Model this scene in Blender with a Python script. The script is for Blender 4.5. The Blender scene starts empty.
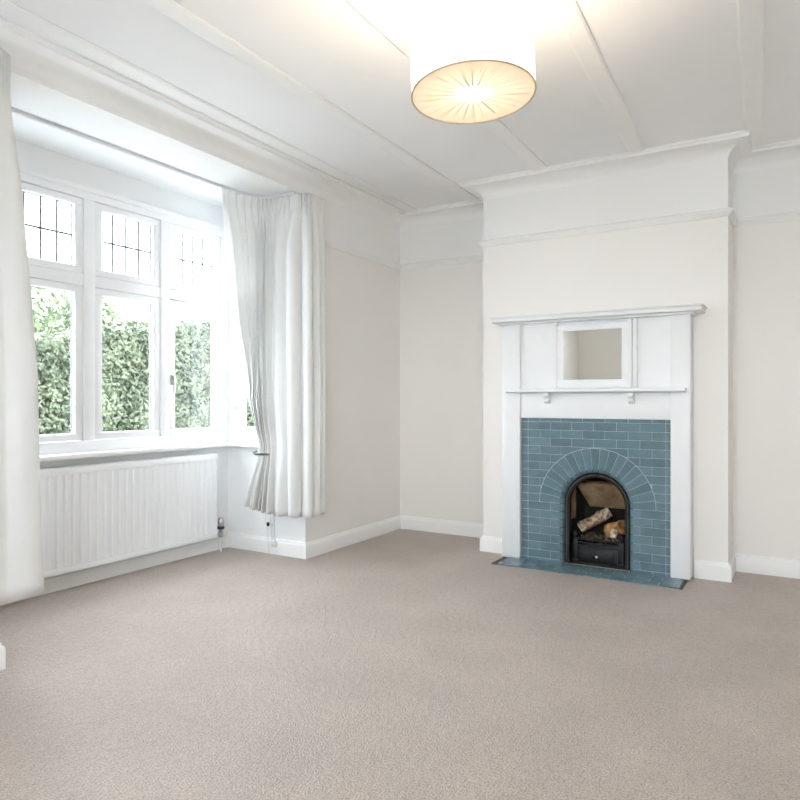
import bpy, bmesh, math, random
from mathutils import Vector, Matrix, noise
random.seed(7)
S = bpy.context.scene
C = S.collection
PI = math.pi

# ------------------------------------------------------------------ camera, sky, exposure
cd = bpy.data.cameras.new('camera'); cam = bpy.data.objects.new('camera', cd); C.objects.link(cam)
cam.location = (0, 0, 1.1)
cam.rotation_euler = (PI/2, 0, math.radians(30.9))
cd.sensor_width = 36.0; cd.lens = 669/800*36; cd.clip_start = .02; cd.clip_end = 300
S.camera = cam
SKY = 1.0
w = bpy.data.worlds.new('overcast_sky'); S.world = w; w.use_nodes = True
bg = w.node_tree.nodes['Background']
bg.inputs[0].default_value = (.91, .97, 1.055, 1); bg.inputs[1].default_value = SKY
S.view_settings.view_transform = 'Standard'; S.view_settings.look = 'None'
S.view_settings.gamma = 1; S.view_settings.use_curve_mapping = False
S.view_settings.exposure = 4.22
S.cycles.max_bounces = 14; S.cycles.diffuse_bounces = 9; S.cycles.glossy_bounces = 4
S.cycles.transparent_max_bounces = 12; S.cycles.sample_clamp_indirect = 8
LAMP_W = 1.0
def portal(name, loc, rot, sx, sy):
    l = bpy.data.lights.new(name, 'AREA'); l.shape = 'RECTANGLE'; l.size = sx; l.size_y = sy
    l.cycles.is_portal = True
    o = bpy.data.objects.new(name, l); C.objects.link(o); o.location = loc; o.rotation_euler = rot
portal('bay_window_daylight', (-3.80, 2.55, 1.58), (PI/2, 0, -PI/2), 2.06, 1.56)
portal('side_window_daylight', (-3.41, 3.83, 1.58), (PI/2, 0, PI), .40, 1.56)
portal('added_window_daylight', (-.4, -1.18, 1.65), (PI/2, 0, 0), 2.2, 1.3)  # sky light through the added rear window

# ------------------------------------------------------------------ materials
def mat(name, col, rough=.5, metal=0, var=0, nscale=8, bump=0, bscale=60, objvar=0, col2=None, trans=0, spec=.5):
    m = bpy.data.materials.new(name); m.use_nodes = True
    nt = m.node_tree; N = nt.nodes; L = nt.links
    p = N['Principled BSDF']
    p.inputs['Roughness'].default_value = rough; p.inputs['Metallic'].default_value = metal
    p.inputs['Specular IOR Level'].default_value = spec
    tc = N.new('ShaderNodeTexCoord')
    nz = N.new('ShaderNodeTexNoise'); nz.inputs['Scale'].default_value = nscale; nz.inputs['Detail'].default_value = 5
    L.new(tc.outputs['Object'], nz.inputs['Vector'])
    c2 = col2 or tuple(c*(1-var) for c in col)
    rp = N.new('ShaderNodeValToRGB')
    rp.color_ramp.elements[0].position = .35; rp.color_ramp.elements[1].position = .65
    rp.color_ramp.elements[0].color = (*c2, 1); rp.color_ramp.elements[1].color = (*col, 1)
    L.new(nz.outputs['Fac'], rp.inputs['Fac'])
    out = rp.outputs['Color']
    if objvar:
        oi = N.new('ShaderNodeObjectInfo'); hs = N.new('ShaderNodeHueSaturation')
        mr = N.new('ShaderNodeMapRange'); mr.inputs['To Min'].default_value = 1-objvar; mr.inputs['To Max'].default_value = 1+objvar
        L.new(oi.outputs['Random'], mr.inputs['Value']); L.new(mr.outputs['Result'], hs.inputs['Value'])
        L.new(out, hs.inputs['Color']); out = hs.outputs['Color']
    L.new(out, p.inputs['Base Color'])
    if bump:
        n2 = N.new('ShaderNodeTexNoise'); n2.inputs['Scale'].default_value = bscale; n2.inputs['Detail'].default_value = 4
        L.new(tc.outputs['Object'], n2.inputs['Vector'])
        b = N.new('ShaderNodeBump'); b.inputs['Strength'].default_value = bump; b.inputs['Distance'].default_value = .01
        L.new(n2.outputs['Fac'], b.inputs['Height']); L.new(b.outputs['Normal'], p.inputs['Normal'])
    if trans:
        t = N.new('ShaderNodeBsdfTranslucent'); L.new(out, t.inputs['Color'])
        mx = N.new('ShaderNodeMixShader'); mx.inputs[0].default_value = trans
        L.new(p.outputs[0], mx.inputs[1]); L.new(t.outputs[0], mx.inputs[2])
        L.new(mx.outputs[0], N['Material Output'].inputs['Surface'])
    return m

M = {}
M['white'] = mat('white_gloss_paint', (.77, .78, .785), .4, var=.015)
M['trim'] = mat('white_satin_paint', (.86, .86, .845), .45, var=.015)
M['baywall'] = mat('white_wall_paint', (.85, .86, .86), .7, var=.015, bump=.03)
M['ceil'] = mat('ceiling_paint', (.86, .865, .868), .8, var=.02, nscale=3, bump=.05, bscale=30)
M['upvc'] = mat('white_upvc', (.88, .89, .90), .3, var=.01)
M['rad'] = mat('radiator_enamel', (.85, .865, .88), .3, var=.01)
M['curtain'] = mat('white_cotton', (.88, .88, .87), .85, var=.02, nscale=14, bump=.12, bscale=350, trans=.34, spec=.2)
M['came'] = mat('lead_came', (.22, .23, .24), .5, .6, var=.1)
M['gasket'] = mat('grey_gasket', (.18, .19, .20), .6)
M['chrome'] = mat('brushed_metal', (.55, .54, .52), .3, 1, var=.1)
M['track'] = mat('grey_plastic_track', (.68, .70, .71), .4, var=.05)
M['tile'] = mat('blue_glazed_tile', (.125, .205, .24), .18, var=.18, nscale=14, bump=.03, bscale=25, objvar=.13)
M['grout'] = mat('pale_grout', (.42, .50, .52), .9, var=.12, nscale=40, bump=.2, bscale=200)
M['iron'] = mat('black_cast_iron', (.012, .012, .013), .42, .3, var=.3, nscale=30, bump=.3, bscale=90)
M['clay'] = mat('sooty_fireclay', (.50, .35, .20), .9, nscale=9, col2=(.20, .12, .065), bump=.3, bscale=40)
M['soot'] = mat('soot_black', (.02, .017, .014), .95, var=.5, nscale=10, bump=.3)
M['bark'] = mat('silver_bark', (.60, .47, .32), .85, nscale=38, col2=(.10, .05, .025), bump=.8, bscale=70)
M['wood'] = mat('split_log_wood', (.56, .30, .10), .8, nscale=22, col2=(.18, .08, .035), bump=.6, bscale=60)
M['ash'] = mat('pale_log_wood', (.72, .66, .55), .85, nscale=30, col2=(.30, .20, .12), bump=.5, bscale=60)
M['coal'] = mat('ash_and_coal', (.18, .13, .08), .9, nscale=50, col2=(.02, .015, .012), bump=.5)
M['gapshade'] = mat('dark_hearth_edging', (.05, .04, .033), .6, var=.3, nscale=30)  # dark colour for the shadow gap between carpet and hearth
M['socket'] = mat('white_plastic', (.82, .83, .83), .35, var=.02)
M['dark'] = mat('dark_plastic', (.04, .04, .045), .5, var=.1)
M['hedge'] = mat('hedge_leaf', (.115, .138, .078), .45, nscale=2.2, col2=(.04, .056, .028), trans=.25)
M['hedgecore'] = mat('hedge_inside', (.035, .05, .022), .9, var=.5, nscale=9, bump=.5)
M['tree'] = mat('pale_tree_leaf', (.21, .26, .155), .5, nscale=1.5, col2=(.15, .20, .10), trans=.35)
M['trunk'] = mat('tree_bark', (.16, .12, .09), .9, var=.4, nscale=12, bump=.5)
M['bounceground'] = mat('pale_gravel', (.60, .60, .60), .9, var=.2, nscale=30, bump=.4)  # kept pale and neutral so it bounces daylight into the room
M['tieback'] = mat('dark_tieback_metal', (.10, .10, .10), .4, .5, var=.2)
M['bronze'] = mat('dull_bronze', (.16, .13, .10), .45, .6, var=.2)
M['brass'] = mat('lamp_metal', (.75, .73, .68), .35, .9, var=.05)

# wall paint: cream below the picture rail, white above it
def wall_mat():
    m = mat('cream_wall_paint', (.85, .826, .795), .75, var=.012, nscale=2, bump=.03)
    nt = m.node_tree; N = nt.nodes; L = nt.links; p = N['Principled BSDF']
    src = p.inputs['Base Color'].links[0].from_socket
    g = N.new('ShaderNodeNewGeometry'); sp = N.new('ShaderNodeSeparateXYZ'); L.new(g.outputs['Position'], sp.inputs[0])
    gt = N.new('ShaderNodeMath'); gt.operation = 'GREATER_THAN'; gt.inputs[1].default_value = 2.235
    L.new(sp.outputs['Z'], gt.inputs[0])
    mx = N.new('ShaderNodeMix'); mx.data_type = 'RGBA'
    L.new(gt.outputs[0], mx.inputs[0]); L.new(src, mx.inputs[6]); mx.inputs[7].default_value = (.86, .857, .845, 1)
    L.new(mx.outputs[2], p.inputs['Base Color'])
    return m
M['wall'] = wall_mat()

def carpet_mat():
    m = bpy.data.materials.new('beige_carpet'); m.use_nodes = True
    nt = m.node_tree; N = nt.nodes; L = nt.links; p = N['Principled BSDF']
    p.inputs['Roughness'].default_value = .45; p.inputs['Specular IOR Level'].default_value = .8
    p.inputs['Sheen Weight'].default_value = .3; p.inputs['Sheen Roughness'].default_value = .5
    tc = N.new('ShaderNodeTexCoord')
    def nz(scale, det):
        n = N.new('ShaderNodeTexNoise'); n.inputs['Scale'].default_value = scale; n.inputs['Detail'].default_value = det
        L.new(tc.outputs['Object'], n.inputs['Vector']); return n
    a = nz(150, 6); b = nz(2.6, 5); c = nz(34, 4)
    def ramp(n, c0, c1, p0, p1):
        r = N.new('ShaderNodeValToRGB'); r.color_ramp.elements[0].position = p0; r.color_ramp.elements[1].position = p1
        r.color_ramp.elements[0].color = (*c0, 1); r.color_ramp.elements[1].color = (*c1, 1); L.new(n.outputs['Fac'], r.inputs['Fac']); return r
    ra = ramp(a, (.275, .21, .165), (.57, .465, .385), .33, .66)
    rb = ramp(b, (.88, .87, .86), (1, 1, 1), .4, .62)
    rc = ramp(c, (.87, .87, .87), (1, 1, 1), .38, .6)
    def mul(x, y):
        k = N.new('ShaderNodeMix'); k.data_type = 'RGBA'; k.blend_type = 'MULTIPLY'; k.inputs[0].default_value = 1
        L.new(x, k.inputs[6]); L.new(y, k.inputs[7]); return k.outputs[2]
    L.new(mul(mul(ra.outputs[0], rb.outputs[0]), rc.outputs[0]), p.inputs['Base Color'])
    ad = N.new('ShaderNodeMath'); ad.operation = 'ADD'; L.new(a.outputs['Fac'], ad.inputs[0]); L.new(c.outputs['Fac'], ad.inputs[1])
    bp = N.new('ShaderNodeBump'); bp.inputs['Strength'].default_value = .8; bp.inputs['Distance'].default_value = .012
    L.new(ad.outputs[0], bp.inputs['Height']); L.new(bp.outputs[0], p.inputs['Normal'])
    return m
M['carpet'] = carpet_mat()

def glass_mat():
    m = bpy.data.materials.new('window_glass'); m.use_nodes = True
    nt = m.node_tree; N = nt.nodes; L = nt.links
    N.remove(N['Principled BSDF'])
    t = N.new('ShaderNodeBsdfTransparent'); t.inputs[0].default_value = (.97, .985, .98, 1)
    g = N.new('ShaderNodeBsdfGlossy'); g.inputs['Roughness'].default_value = .02
    f = N.new('ShaderNodeFresnel'); bk = N.new('ShaderNodeNewGeometry'); mr = N.new('ShaderNodeMapRange'); mr.inputs['To Min'].default_value = 1.45; mr.inputs['To Max'].default_value = 1/1.45
    L.new(bk.outputs['Backfacing'], mr.inputs['Value']); L.new(mr.outputs['Result'], f.inputs['IOR'])
    mx = N.new('ShaderNodeMixShader'); L.new(f.outputs[0], mx.inputs[0])
    L.new(t.outputs[0], mx.inputs[1]); L.new(g.outputs[0], mx.inputs[2])
    L.new(mx.outputs[0], N['Material Output'].inputs['Surface'])
    return m
M['glass'] = glass_mat()
M['mirror'] = mat('mirror_glass', (.90, .92, .90), .03, 1)

def shade_mat(name, col, tw, em, ecol):
    m = bpy.data.materials.new(name); m.use_nodes = True
    nt = m.node_tree; N = nt.nodes; L = nt.links; p = N['Principled BSDF']
    p.inputs['Base Color'].default_value = (*col, 1); p.inputs['Roughness'].default_value = .8
    tc = N.new('ShaderNodeTexCoord'); nz = N.new('ShaderNodeTexNoise'); nz.inputs['Scale'].default_value = 220
    L.new(tc.outputs['Object'], nz.inputs['Vector'])
    b = N.new('ShaderNodeBump'); b.inputs['Strength'].default_value = .1; L.new(nz.outputs['Fac'], b.inputs['Height']); L.new(b.outputs[0], p.inputs['Normal'])
    p.inputs['Emission Color'].default_value = (*ecol, 1); p.inputs['Emission Strength'].default_value = em
    t = N.new('ShaderNodeBsdfTranslucent'); t.inputs[0].default_value = (*col, 1)
    mx = N.new('ShaderNodeMixShader'); mx.inputs[0].default_value = tw
    L.new(p.outputs[0], mx.inputs[1]); L.new(t.outputs[0], mx.inputs[2]); L.new(mx.outputs[0], N['Material Output'].inputs['Surface'])
    return m
M['shade'] = shade_mat('lampshade_fabric', (.86, .84, .80), .40, .03, (1, .93, .8))
M['pleat'] = shade_mat('pleated_chiffon', (.85, .78, .65), .050, .0, (1, .85, .6))
M['rim'] = mat('shade_rim_braid', (.55, .46, .34), .8, var=.1)
M['opal'] = shade_mat('opal_diffuser', (.9, .88, .84), .4, .06, (1, .95, .86))

# ------------------------------------------------------------------ mesh helpers
class MB:
    def __init__(s): s.v = []; s.f = []
    def add(s, vs, fs):
        n = len(s.v); s.v += [tuple(v) for v in vs]; s.f += [tuple(i+n for i in f) for f in fs]; return s
    def box(s, x0, x1, y0, y1, z0, z1):
        x0, x1 = min(x0, x1), max(x0, x1); y0, y1 = min(y0, y1), max(y0, y1); z0, z1 = min(z0, z1), max(z0, z1)
        return s.add([(x0,y0,z0),(x1,y0,z0),(x1,y1,z0),(x0,y1,z0),(x0,y0,z1),(x1,y0,z1),(x1,y1,z1),(x0,y1,z1)],
                     [(0,3,2,1),(4,5,6,7),(0,1,5,4),(1,2,6,5),(2,3,7,6),(3,0,4,7)])
    def loft(s, rings, closed=True, caps=True):
        n = len(rings[0]); vs = [p for r in rings for p in r]; fs = []
        for i in range(len(rings)-1):
            for j in range(n if closed else n-1):
                k = (j+1) % n; fs.append((i*n+j, i*n+k, (i+1)*n+k, (i+1)*n+j))
        if caps and closed:
            fs.append(tuple(range(n-1, -1, -1))); b = (len(rings)-1)*n; fs.append(tuple(range(b, b+n)))
        return s.add(vs, fs)
    def prism(s, poly, axis, a, b):   # poly: 2-D points; axis 'x': (y,z), 'y': (x,z), 'z': (x,y)
        def P(p, t): return {'x': (t, p[0], p[1]), 'y': (p[0], t, p[1]), 'z': (p[0], p[1], t)}[axis]
        return s.loft([[P(p, a) for p in poly], [P(p, b) for p in poly]])
    def lathe(s, prof, c, seg=24, axis='z', caps=True):
        rings = []
        for r, h in prof:
            rg = []
            for i in range(seg):
                a = 2*PI*i/seg; u, v = r*math.cos(a), r*math.sin(a)
                rg.append({'z': (c[0]+u, c[1]+v, c[2]+h), 'y': (c[0]+u, c[1]+h, c[2]+v), 'x': (c[0]+h, c[1]+u, c[2]+v)}[axis])
            rings.append(rg)
        return s.loft(rings, True, caps)
    def tube(s, pts, r, seg=10):
        pts = [Vector(p) for p in pts]; rings = []
        rr = r if isinstance(r, (list, tuple)) else [r]*len(pts)
        d0 = (pts[1]-pts[0]).normalized(); up = Vector((0, 0, 1)) if abs(d0.z) < .9 else Vector((1, 0, 0))
        for i, p in enumerate(pts):
            d = (pts[min(i+1, len(pts)-1)]-pts[max(i-1, 0)]).normalized()
            a = d.cross(up).normalized(); b = a.cross(d).normalized()
            rings.append([tuple(p+a*rr[i]*math.cos(2*PI*k/seg)+b*rr[i]*math.sin(2*PI*k/seg)) for k in range(seg)])
        return s.loft(rings)
    def mesh(s, name, m, bevel=0, smooth=False, angle=35, segs=2):
        me = bpy.data.meshes.new(name); me.from_pydata(s.v, [], s.f)
        bm = bmesh.new(); bm.from_mesh(me)
        bmesh.ops.recalc_face_normals(bm, faces=bm.faces)
        if bevel:
            es = [e for e in bm.edges if len(e.link_faces) == 2 and e.calc_face_angle(0) > math.radians(40)]
            bmesh.ops.bevel(bm, geom=es, offset=bevel, segments=segs, profile=.5, affect='EDGES', clamp_overlap=True)
        if smooth or bevel:
            for f in bm.faces: f.smooth = True
            for e in bm.edges:
                if len(e.link_faces) == 2 and e.calc_face_angle(0) > math.radians(angle): e.smooth = False
        bm.to_mesh(me); bm.free(); me.materials.append(m); return me
    def build(s, name, m, parent=None, bevel=0, smooth=False, angle=35, segs=2):
        return link(name, s.mesh(name, m, bevel, smooth, angle, segs), parent)
def link(name, me, parent=None, loc=None):
    o = bpy.data.objects.new(name, me); C.objects.link(o)
    if loc: o.location = loc
    if parent:
        o.parent = parent; o.matrix_parent_inverse = parent_world(parent).inverted()
    return o
def parent_world(p):
    m = p.matrix_basis.copy()
    while p.parent: m = p.parent.matrix_basis @ p.matrix_parent_inverse @ m if False else (parent_world(p.parent) @ p.matrix_parent_inverse @ p.matrix_basis); break
    return m
def thing(name, label, cat, loc=(0, 0, 0), group=None):
    o = bpy.data.objects.new(name, None); C.objects.link(o); o.location = loc; o.empty_display_size = .1
    o['label'] = label; o['category'] = cat
    if group: o['group'] = group
    return o
def tag(o, label, cat, group=None, kind=None):
    o['label'] = label; o['category'] = cat
    if group: o['group'] = group
    if kind: o['kind'] = kind
    return o
def struct(o, label, cat=None):
    o['kind'] = 'structure'; o['label'] = label; o['category'] = cat or o.name.split('_')[0].split('.')[0]; return o

# mouldings: a profile of (distance from wall, z) swept along a plan path, room on the right-hand side of travel
def miters(path):
    out = []
    for i, p in enumerate(path):
        p = Vector(p); ns = []
        for a, b in ((i-1, i), (i, i+1)):
            if a >= 0 and b < len(path):
                d = (Vector(path[b])-Vector(path[a])).normalized(); ns.append(Vector((d.y, -d.x)))
        if len(ns) == 1: out.append(ns[0])
        else: out.append((ns[0]+ns[1])/(1+ns[0].dot(ns[1])))
    return out
def sweep(mb, path, prof, i0=0, i1=None):
    mt = miters(path); i1 = len(path)-1 if i1 is None else i1
    mb.loft([[(path[i][0]+mt[i].x*d, path[i][1]+mt[i].y*d, z) for d, z in prof] for i in range(i0, i1+1)])
    return mb

# ------------------------------------------------------------------ the room shell
XL, XB, YB, YC, XR, YR, ZC = -2.95, -3.69, 4.93, 4.50, 1.70, -1.0, 2.67
BY0, BY1 = 1.50, 3.65          # bay cheeks
XN = -2.81                     # near pier face
ZS = 2.53                      # bay soffit
YA = 4.81                      # back of the right alcove
CX0, CX1 = -1.985, -.376        # chimney breast

struct(MB().box(-3.95, XR+.2, YR-.2, YB+.2, -.12, 0).build('floor', M['carpet']), 'beige short pile carpet covering the whole floor')
struct(MB().box(-3.1, XR+.2, YR-.2, YB+.2, ZC, ZC+.15).build('ceiling', M['ceil']), 'white panelled ceiling with shallow battens')
mb = MB(); mb.box(-3.1, XL, BY1+.006, YB, 0, ZC); mb.box(-3.1, XL, BY0, BY1+.006, ZS, ZC); mb.box(-3.1, XL, 1.2, BY0, ZS, ZC); mb.box(-3.1, XN, YR, BY0, 0, ZS)
mb.box(-3.1, XL, YR, 1.2, ZS, ZC)
struct(mb.build('wall_left', M['wall']), 'cream left wall opening into the bay window')
struct(MB().box(-3.1, CX1-.02, YB, YB+.2, 0, ZC).box(CX1, XR, YA, YB+.2, 0, ZC).build('wall_back', M['wall']), 'cream back wall of the alcoves beside the chimney breast')
mb = MB(); mb.box(CX0, -1.43, YC, YB, 0, ZC); mb.box(-.865, CX1, YC, YB, 0, ZC); mb.box(-1.43, -.865, YC, YB, .68, ZC); mb.box(-1.43, -.865, 4.88, YB, 0, .68)
struct(mb.build('wall_chimney', M['wall']), 'cream chimney breast standing forward of the back wall')
struct(MB().box(XR, XR+.2, YR, YB, 0, ZC).build('wall_right', M['wall']), 'cream right wall')
mb = MB(); mb.box(-3.1, -1.5, YR-.2, YR, 0, ZC); mb.box(.7, XR+.2, YR-.2, YR, 0, ZC); mb.box(-1.5, .7, YR-.2, YR, 2.3, ZC); mb.box(-1.5, .7, YR-.2, YR, 0, 1.0)
struct(mb.build('wall_rear', M['wall']), 'cream rear wall with an opening for the added window')
# bay
mb = MB(); mb.box(-3.9, XB, BY0-.2, BY1+.2, 0, .79); mb.box(-3.9, XB, BY0-.2, BY1+.2, 2.36, ZS)
struct(mb.build('wall_bay', M['baywall']), 'white bay wall below and above the casement window')
mb = MB(); mb.box(XB, -3.1, BY1, BY1+.2, 0, .79); mb.box(XB, -3.1, BY1, BY1+.2, 2.36, ZS); mb.box(-3.19, -3.1, BY1, BY1+.2, .79, 2.36); mb.box(-3.1, XL, BY1, BY1+.006, 0, ZS)
struct(mb.build('wall_bay_far', M['baywall']), 'white far cheek of the bay behind the curtain')
struct(MB().box(XB, -3.1, BY0-.2, BY0, 0, ZS).build('wall_bay_near', M['baywall']), 'white near cheek of the bay')
struct(MB().box(-3.9, -3.1, BY0-.2, BY1+.2, ZS, ZS+.2).build('ceiling_bay', M['baywall']), 'white lower soffit over the bay window', 'ceiling')

# cornice, rail, skirting
full = [(XL, YR), (XL, YB), (CX0, YB), (CX0, YC), (CX1, YC), (CX1, YA), (XR, YA), (XR, YR)]
corn = [(0, ZC), (.135, ZC), (.135, ZC-.012), (.122, ZC-.018), (.118, ZC-.030), (.105, ZC-.033)]
for k in range(1, 8):
    a = k/8*PI/2; corn.append((.105-.085*math.sin(a), ZC-.10+.067*math.cos(a)))
corn[-7:] = [(.105-.103*math.sin(k/8*PI/2), ZC-.112+.079*math.cos(k/8*PI/2)) for k in range(1, 8)]
corn += [(.0015, ZC-.112), (0, ZC-.113)]
struct(sweep(MB(), full, corn).build('trim_1', M['trim'], smooth=True, angle=25), 'white coved cornice around ceiling and chimney breast', 'cornice')
rail = [(0, 2.215), (.010, 2.217), (.014, 2.226), (.022, 2.232), (.030, 2.245), (.028, 2.253), (.016, 2.258), (.012, 2.263), (0, 2.265)]
k = 2
for nm, path, lab in (('trim_2', [(XL, BY1+.005), (XL, YB), (CX0, YB)], 'white picture rail across left wall and left alcove'),
                      ('trim_3', [(CX0, YB), (CX0, YC), (CX1, YC), (CX1, YA)], 'white picture rail across the chimney breast'),
                      ('trim_4', [(CX1, YA), (XR, YA), (XR, YR)], 'white picture rail across the right alcove')):
    i0, i1 = {'trim_2': (1, 3), 'trim_3': (3, 6), 'trim_4': (6, 8)}[nm]
    P = [(XL, YR), (XL, BY1+.003), (XL, YB), (CX0, YB), (CX0, YC), (CX1, YC), (CX1, YA), (XR, YA), (XR, YR)]
    struct(sweep(MB(), P, rail, i0, i1).build(nm, M['trim'], smooth=True, angle=30), lab, 'picture rail')
base = [(0, 0), (.020, 0), (.020, .082), (.017, .092), (.011, .098), (.009, .106), (.005, .110), (0, .110)]
P = [(XN, YR), (XN, BY0), (XB, BY0), (XB, BY1), (XL, BY1), (XL, YB), (CX0, YB), (CX0, YC), (CX1, YC), (CX1, YA), (XR, YA), (XR, YR)]
for nm, i0, i1, lab in (('baseboard_near', 0, 2, 'white skirting on the near pier beside the bay'), ('baseboard_bay', 2, 3, 'white skirting under the radiator in the bay'),
                        ('baseboard_bay_far', 3, 4, 'white skirting on the far bay cheek under the curtain'), ('baseboard_left', 4, 5, 'white skirting along the left wall beyond the bay'),
                        ('baseboard_back', 5, 6, 'white skirting along the left alcove'), ('baseboard_chimney', 6, 9, 'white skirting around the chimney breast'),
                        ('baseboard_right', 9, 11, 'white skirting along right alcove and right wall')):
    mb = MB()
    if nm == 'baseboard_chimney':       # broken by the fire surround
        Q = P[6:8]+[(-1.795, YC)]; sweep(mb, Q, base); Q = [(-.563, YC)]+P[8:10]; sweep(mb, Q, base)
    else: sweep(mb, P, base, i0, i1)
    struct(mb.build(nm, M['trim'], smooth=True, angle=30), lab, 'skirting')
# ceiling battens, running away from the camera
n = 5
for xr, y1, lab in ((-2.705, YB-.12, 'shallow ceiling batten along the window side cornice'), (-2.145, YB-.12, 'shallow ceiling batten ending left of the chimney breast'),
                    (-1.46, YC-.12, 'shallow ceiling batten passing behind the lamp'), (-.832, YC-.12, 'shallow ceiling batten ending right of centre on the chimney breast'),
                    (-.180, YA-.12, 'shallow ceiling batten ending over the right alcove'), (.50, YA-.12, 'shallow ceiling batten right of the camera'), (1.15, YA-.12, 'shallow ceiling batten nearest the right wall')):
    wd = .10; sl = -.042 if xr > -1 else -.012      # the outer battens are set slightly out of parallel
    pr = [(-wd, ZC), (-wd, ZC-.006), (-wd+.012, ZC-.012), (-.010, ZC-.012), (0, ZC-.006), (0, ZC)]
    struct(MB().loft([[(xr+sl*(y-4.4)+dx, y, z) for dx, z in pr] for y in (YR, y1)]).build('trim_%d' % n, M['trim']), lab, 'batten')
    n += 1

# ------------------------------------------------------------------ bay windows
def frame_ring(mb, ax, t0, t1, a0, a1, z0, z1, wl, wr, wb, wt):
    def bx(p0, p1, q0, q1):
        if ax == 'x': mb.box(t0, t1, p0, p1, q0, q1)
        else: mb.box(p0, p1, t0, t1, q0, q1)
    bx(a0, a1, z0, z0+wb); bx(a0, a1, z1-wt, z1)
    bx(a0, a0+wl, z0+wb, z1-wt); bx(a1-wr, a1, z0+wb, z1-wt)
win = struct(link('window_1', None), 'white bay window of casements below leaded top lights', 'window')
# fixed frame
F0, F1 = -3.735, -3.66
LT = [(1.585, 1.895), (1.968, 2.452), (2.527, 3.011), (3.083, 3.552)]
mb = MB(); mb.box(F0, F1, BY0, BY1, 2.302, 2.36); mb.box(F0, F1, BY0, BY1, .79, .857); mb.box(F0, F1+.012, BY0, BY1, 2.345, 2.375)
for a, b in ((BY0, 1.585), (1.895, 1.968), (2.452, 2.527), (3.011, 3.083), (3.552, BY1)): mb.box(F0, F1, a, b, .857, 2.302)
mb.build('frame', M['upvc'], win, bevel=.004)
mb = MB()
for a, b in LT: mb.box(F0, F1-.004, a, b, 1.783, 1.851)
mb.build('transom', M['upvc'], win, bevel=.003)
def sash(parent, ax, t0, t1, a0, a1, z0, z1, name, fw=.05, tc=None):
    mb = MB(); g = .003
    frame_ring(mb, ax, t0, t1, a0+g, a1-g, z0+g, z1-g, fw, fw, fw-.008, fw-.008)
    s = mb.build(name, M['upvc'], parent, bevel=.004)
    mb = MB(); tc = t1-.034 if tc is None else tc
    frame_ring(mb, ax, tc-.003, tc+.007, a0+fw-.002, a1-fw+.002, z0+fw-.010, z1-fw+.010, .006, .009, .006, .008)
    mb.build('gasket', M['gasket'], s)
    mb = MB()
    if ax == 'x': mb.box(tc-.002, tc+.002, a0+fw, a1-fw, z0+fw-.008, z1-fw+.008)
    else: mb.box(a0+fw, a1-fw, tc-.002, tc+.002, z0+fw-.008, z1-fw+.008)
    mb.build('pane', M['glass'], s)
    return s, tc
def cames(s, ax, tc, a0, a1, z0, z1, nv):
    for i in range(1, nv):
        y = a0+(a1-a0)*i/nv; mb = MB()
        if ax == 'x': mb.box(tc-.005, tc+.005, y-.006, y+.006, z0, z1)
        else: mb.box(y-.006, y+.006, tc-.005, tc+.005, z0, z1)
        mb.build('lead_came', M['came'], s)
    zm = (z0+z1)/2; mb = MB()
    if ax == 'x': mb.box(tc-.0045, tc+.0045, a0, a1, zm-.006, zm+.006)
    else: mb.box(a0, a1, tc-.0045, tc+.0045, zm-.006, zm+.006)
    mb.build('lead_came', M['came'], s)
for i, (a, b) in enumerate(LT):
    s, tc = sash(win, 'x', -3.714, -3.668, a, b, 1.851, 2.302, 'top_light')
    cames(s, 'x', tc, a+.05, b-.05, 1.895, 2.26, 4)
    if i == 3:
        mb = MB(); ym = (a+b)/2+.02
        mb.box(-3.668, -3.658, ym-.03, ym+.03, 1.863, 1.877); mb.tube([(-3.655, ym-.005, 1.872), (-3.640, ym+.02, 1.874), (-3.638, ym+.09, 1.882)], [.007, .006, .004])
        mb.build('stay_handle', M['upvc'], s, bevel=.002)
    s, tc = sash(win, 'x', -3.714, -3.668, a, b, .857, 1.783, 'casement')
    if i == 3:
        mb = MB(); mb.box(-3.668, -3.655, a+.012, a+.034, 1.20, 1.27); mb.box(-3.658, -3.640, a+.016, a+.030, 1.235, 1.262); mb.box(-3.648, -3.636, a+.016, a+.030, 1.15, 1.26)
        mb.build('handle', M['chrome'], s, bevel=.003)
# side window in the far cheek
win2 = struct(link('window_2', None), 'narrow white side window in the bay corner behind the curtain', 'window')
mb = MB(); G0, G1 = BY1-.03, BY1+.08
mb.box(-3.66, -3.19, G0, G1, 2.302, 2.36); mb.box(-3.66, -3.19, G0, G1, .79, .857); mb.box(-3.66, -3.605, G0, G1, .857, 2.302); mb.box(-3.24, -3.19, G0, G1, .857, 2.302)
mb.box(-3.605, -3.24, G0+.004, G1, 1.783, 1.851)
mb.build('frame', M['upvc'], win2, bevel=.003)
s, tc = sash(win2, 'y', BY1-.022, BY1+.05, -3.605, -3.24, 1.851, 2.302, 'top_light', tc=BY1+.012); cames(s, 'y', tc, -3.555, -3.29, 1.895, 2.26, 3)
s, tc = sash(win2, 'y', BY1-.022, BY1+.05, -3.605, -3.24, .857, 1.783, 'casement', tc=BY1+.012)
mb = MB(); mb.box(-3.590, -3.572, BY1-.035, BY1-.022, 1.00, 1.06); mb.box(-3.588, -3.574, BY1-.050, BY1-.038, .945, 1.055); mb.box(-3.588, -3.574, BY1-.05, BY1-.03, 1.03, 1.05)
mb.build('handle', M['chrome'], s, bevel=.003)
# sill board
mb = MB(); mb.prism([(-3.69, BY0+.001), (-3.595, BY0+.001), (-3.595, 3.54), (-3.56, 3.575), (-3.10, 3.575), (-3.10, BY1-.001), (-3.69, BY1-.001)], 'z', .757, .79)
struct(mb.build('trim_%d' % n, M['upvc'], bevel=.010, segs=3), 'white window sill board around the bay', 'window sill'); n += 1

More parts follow.
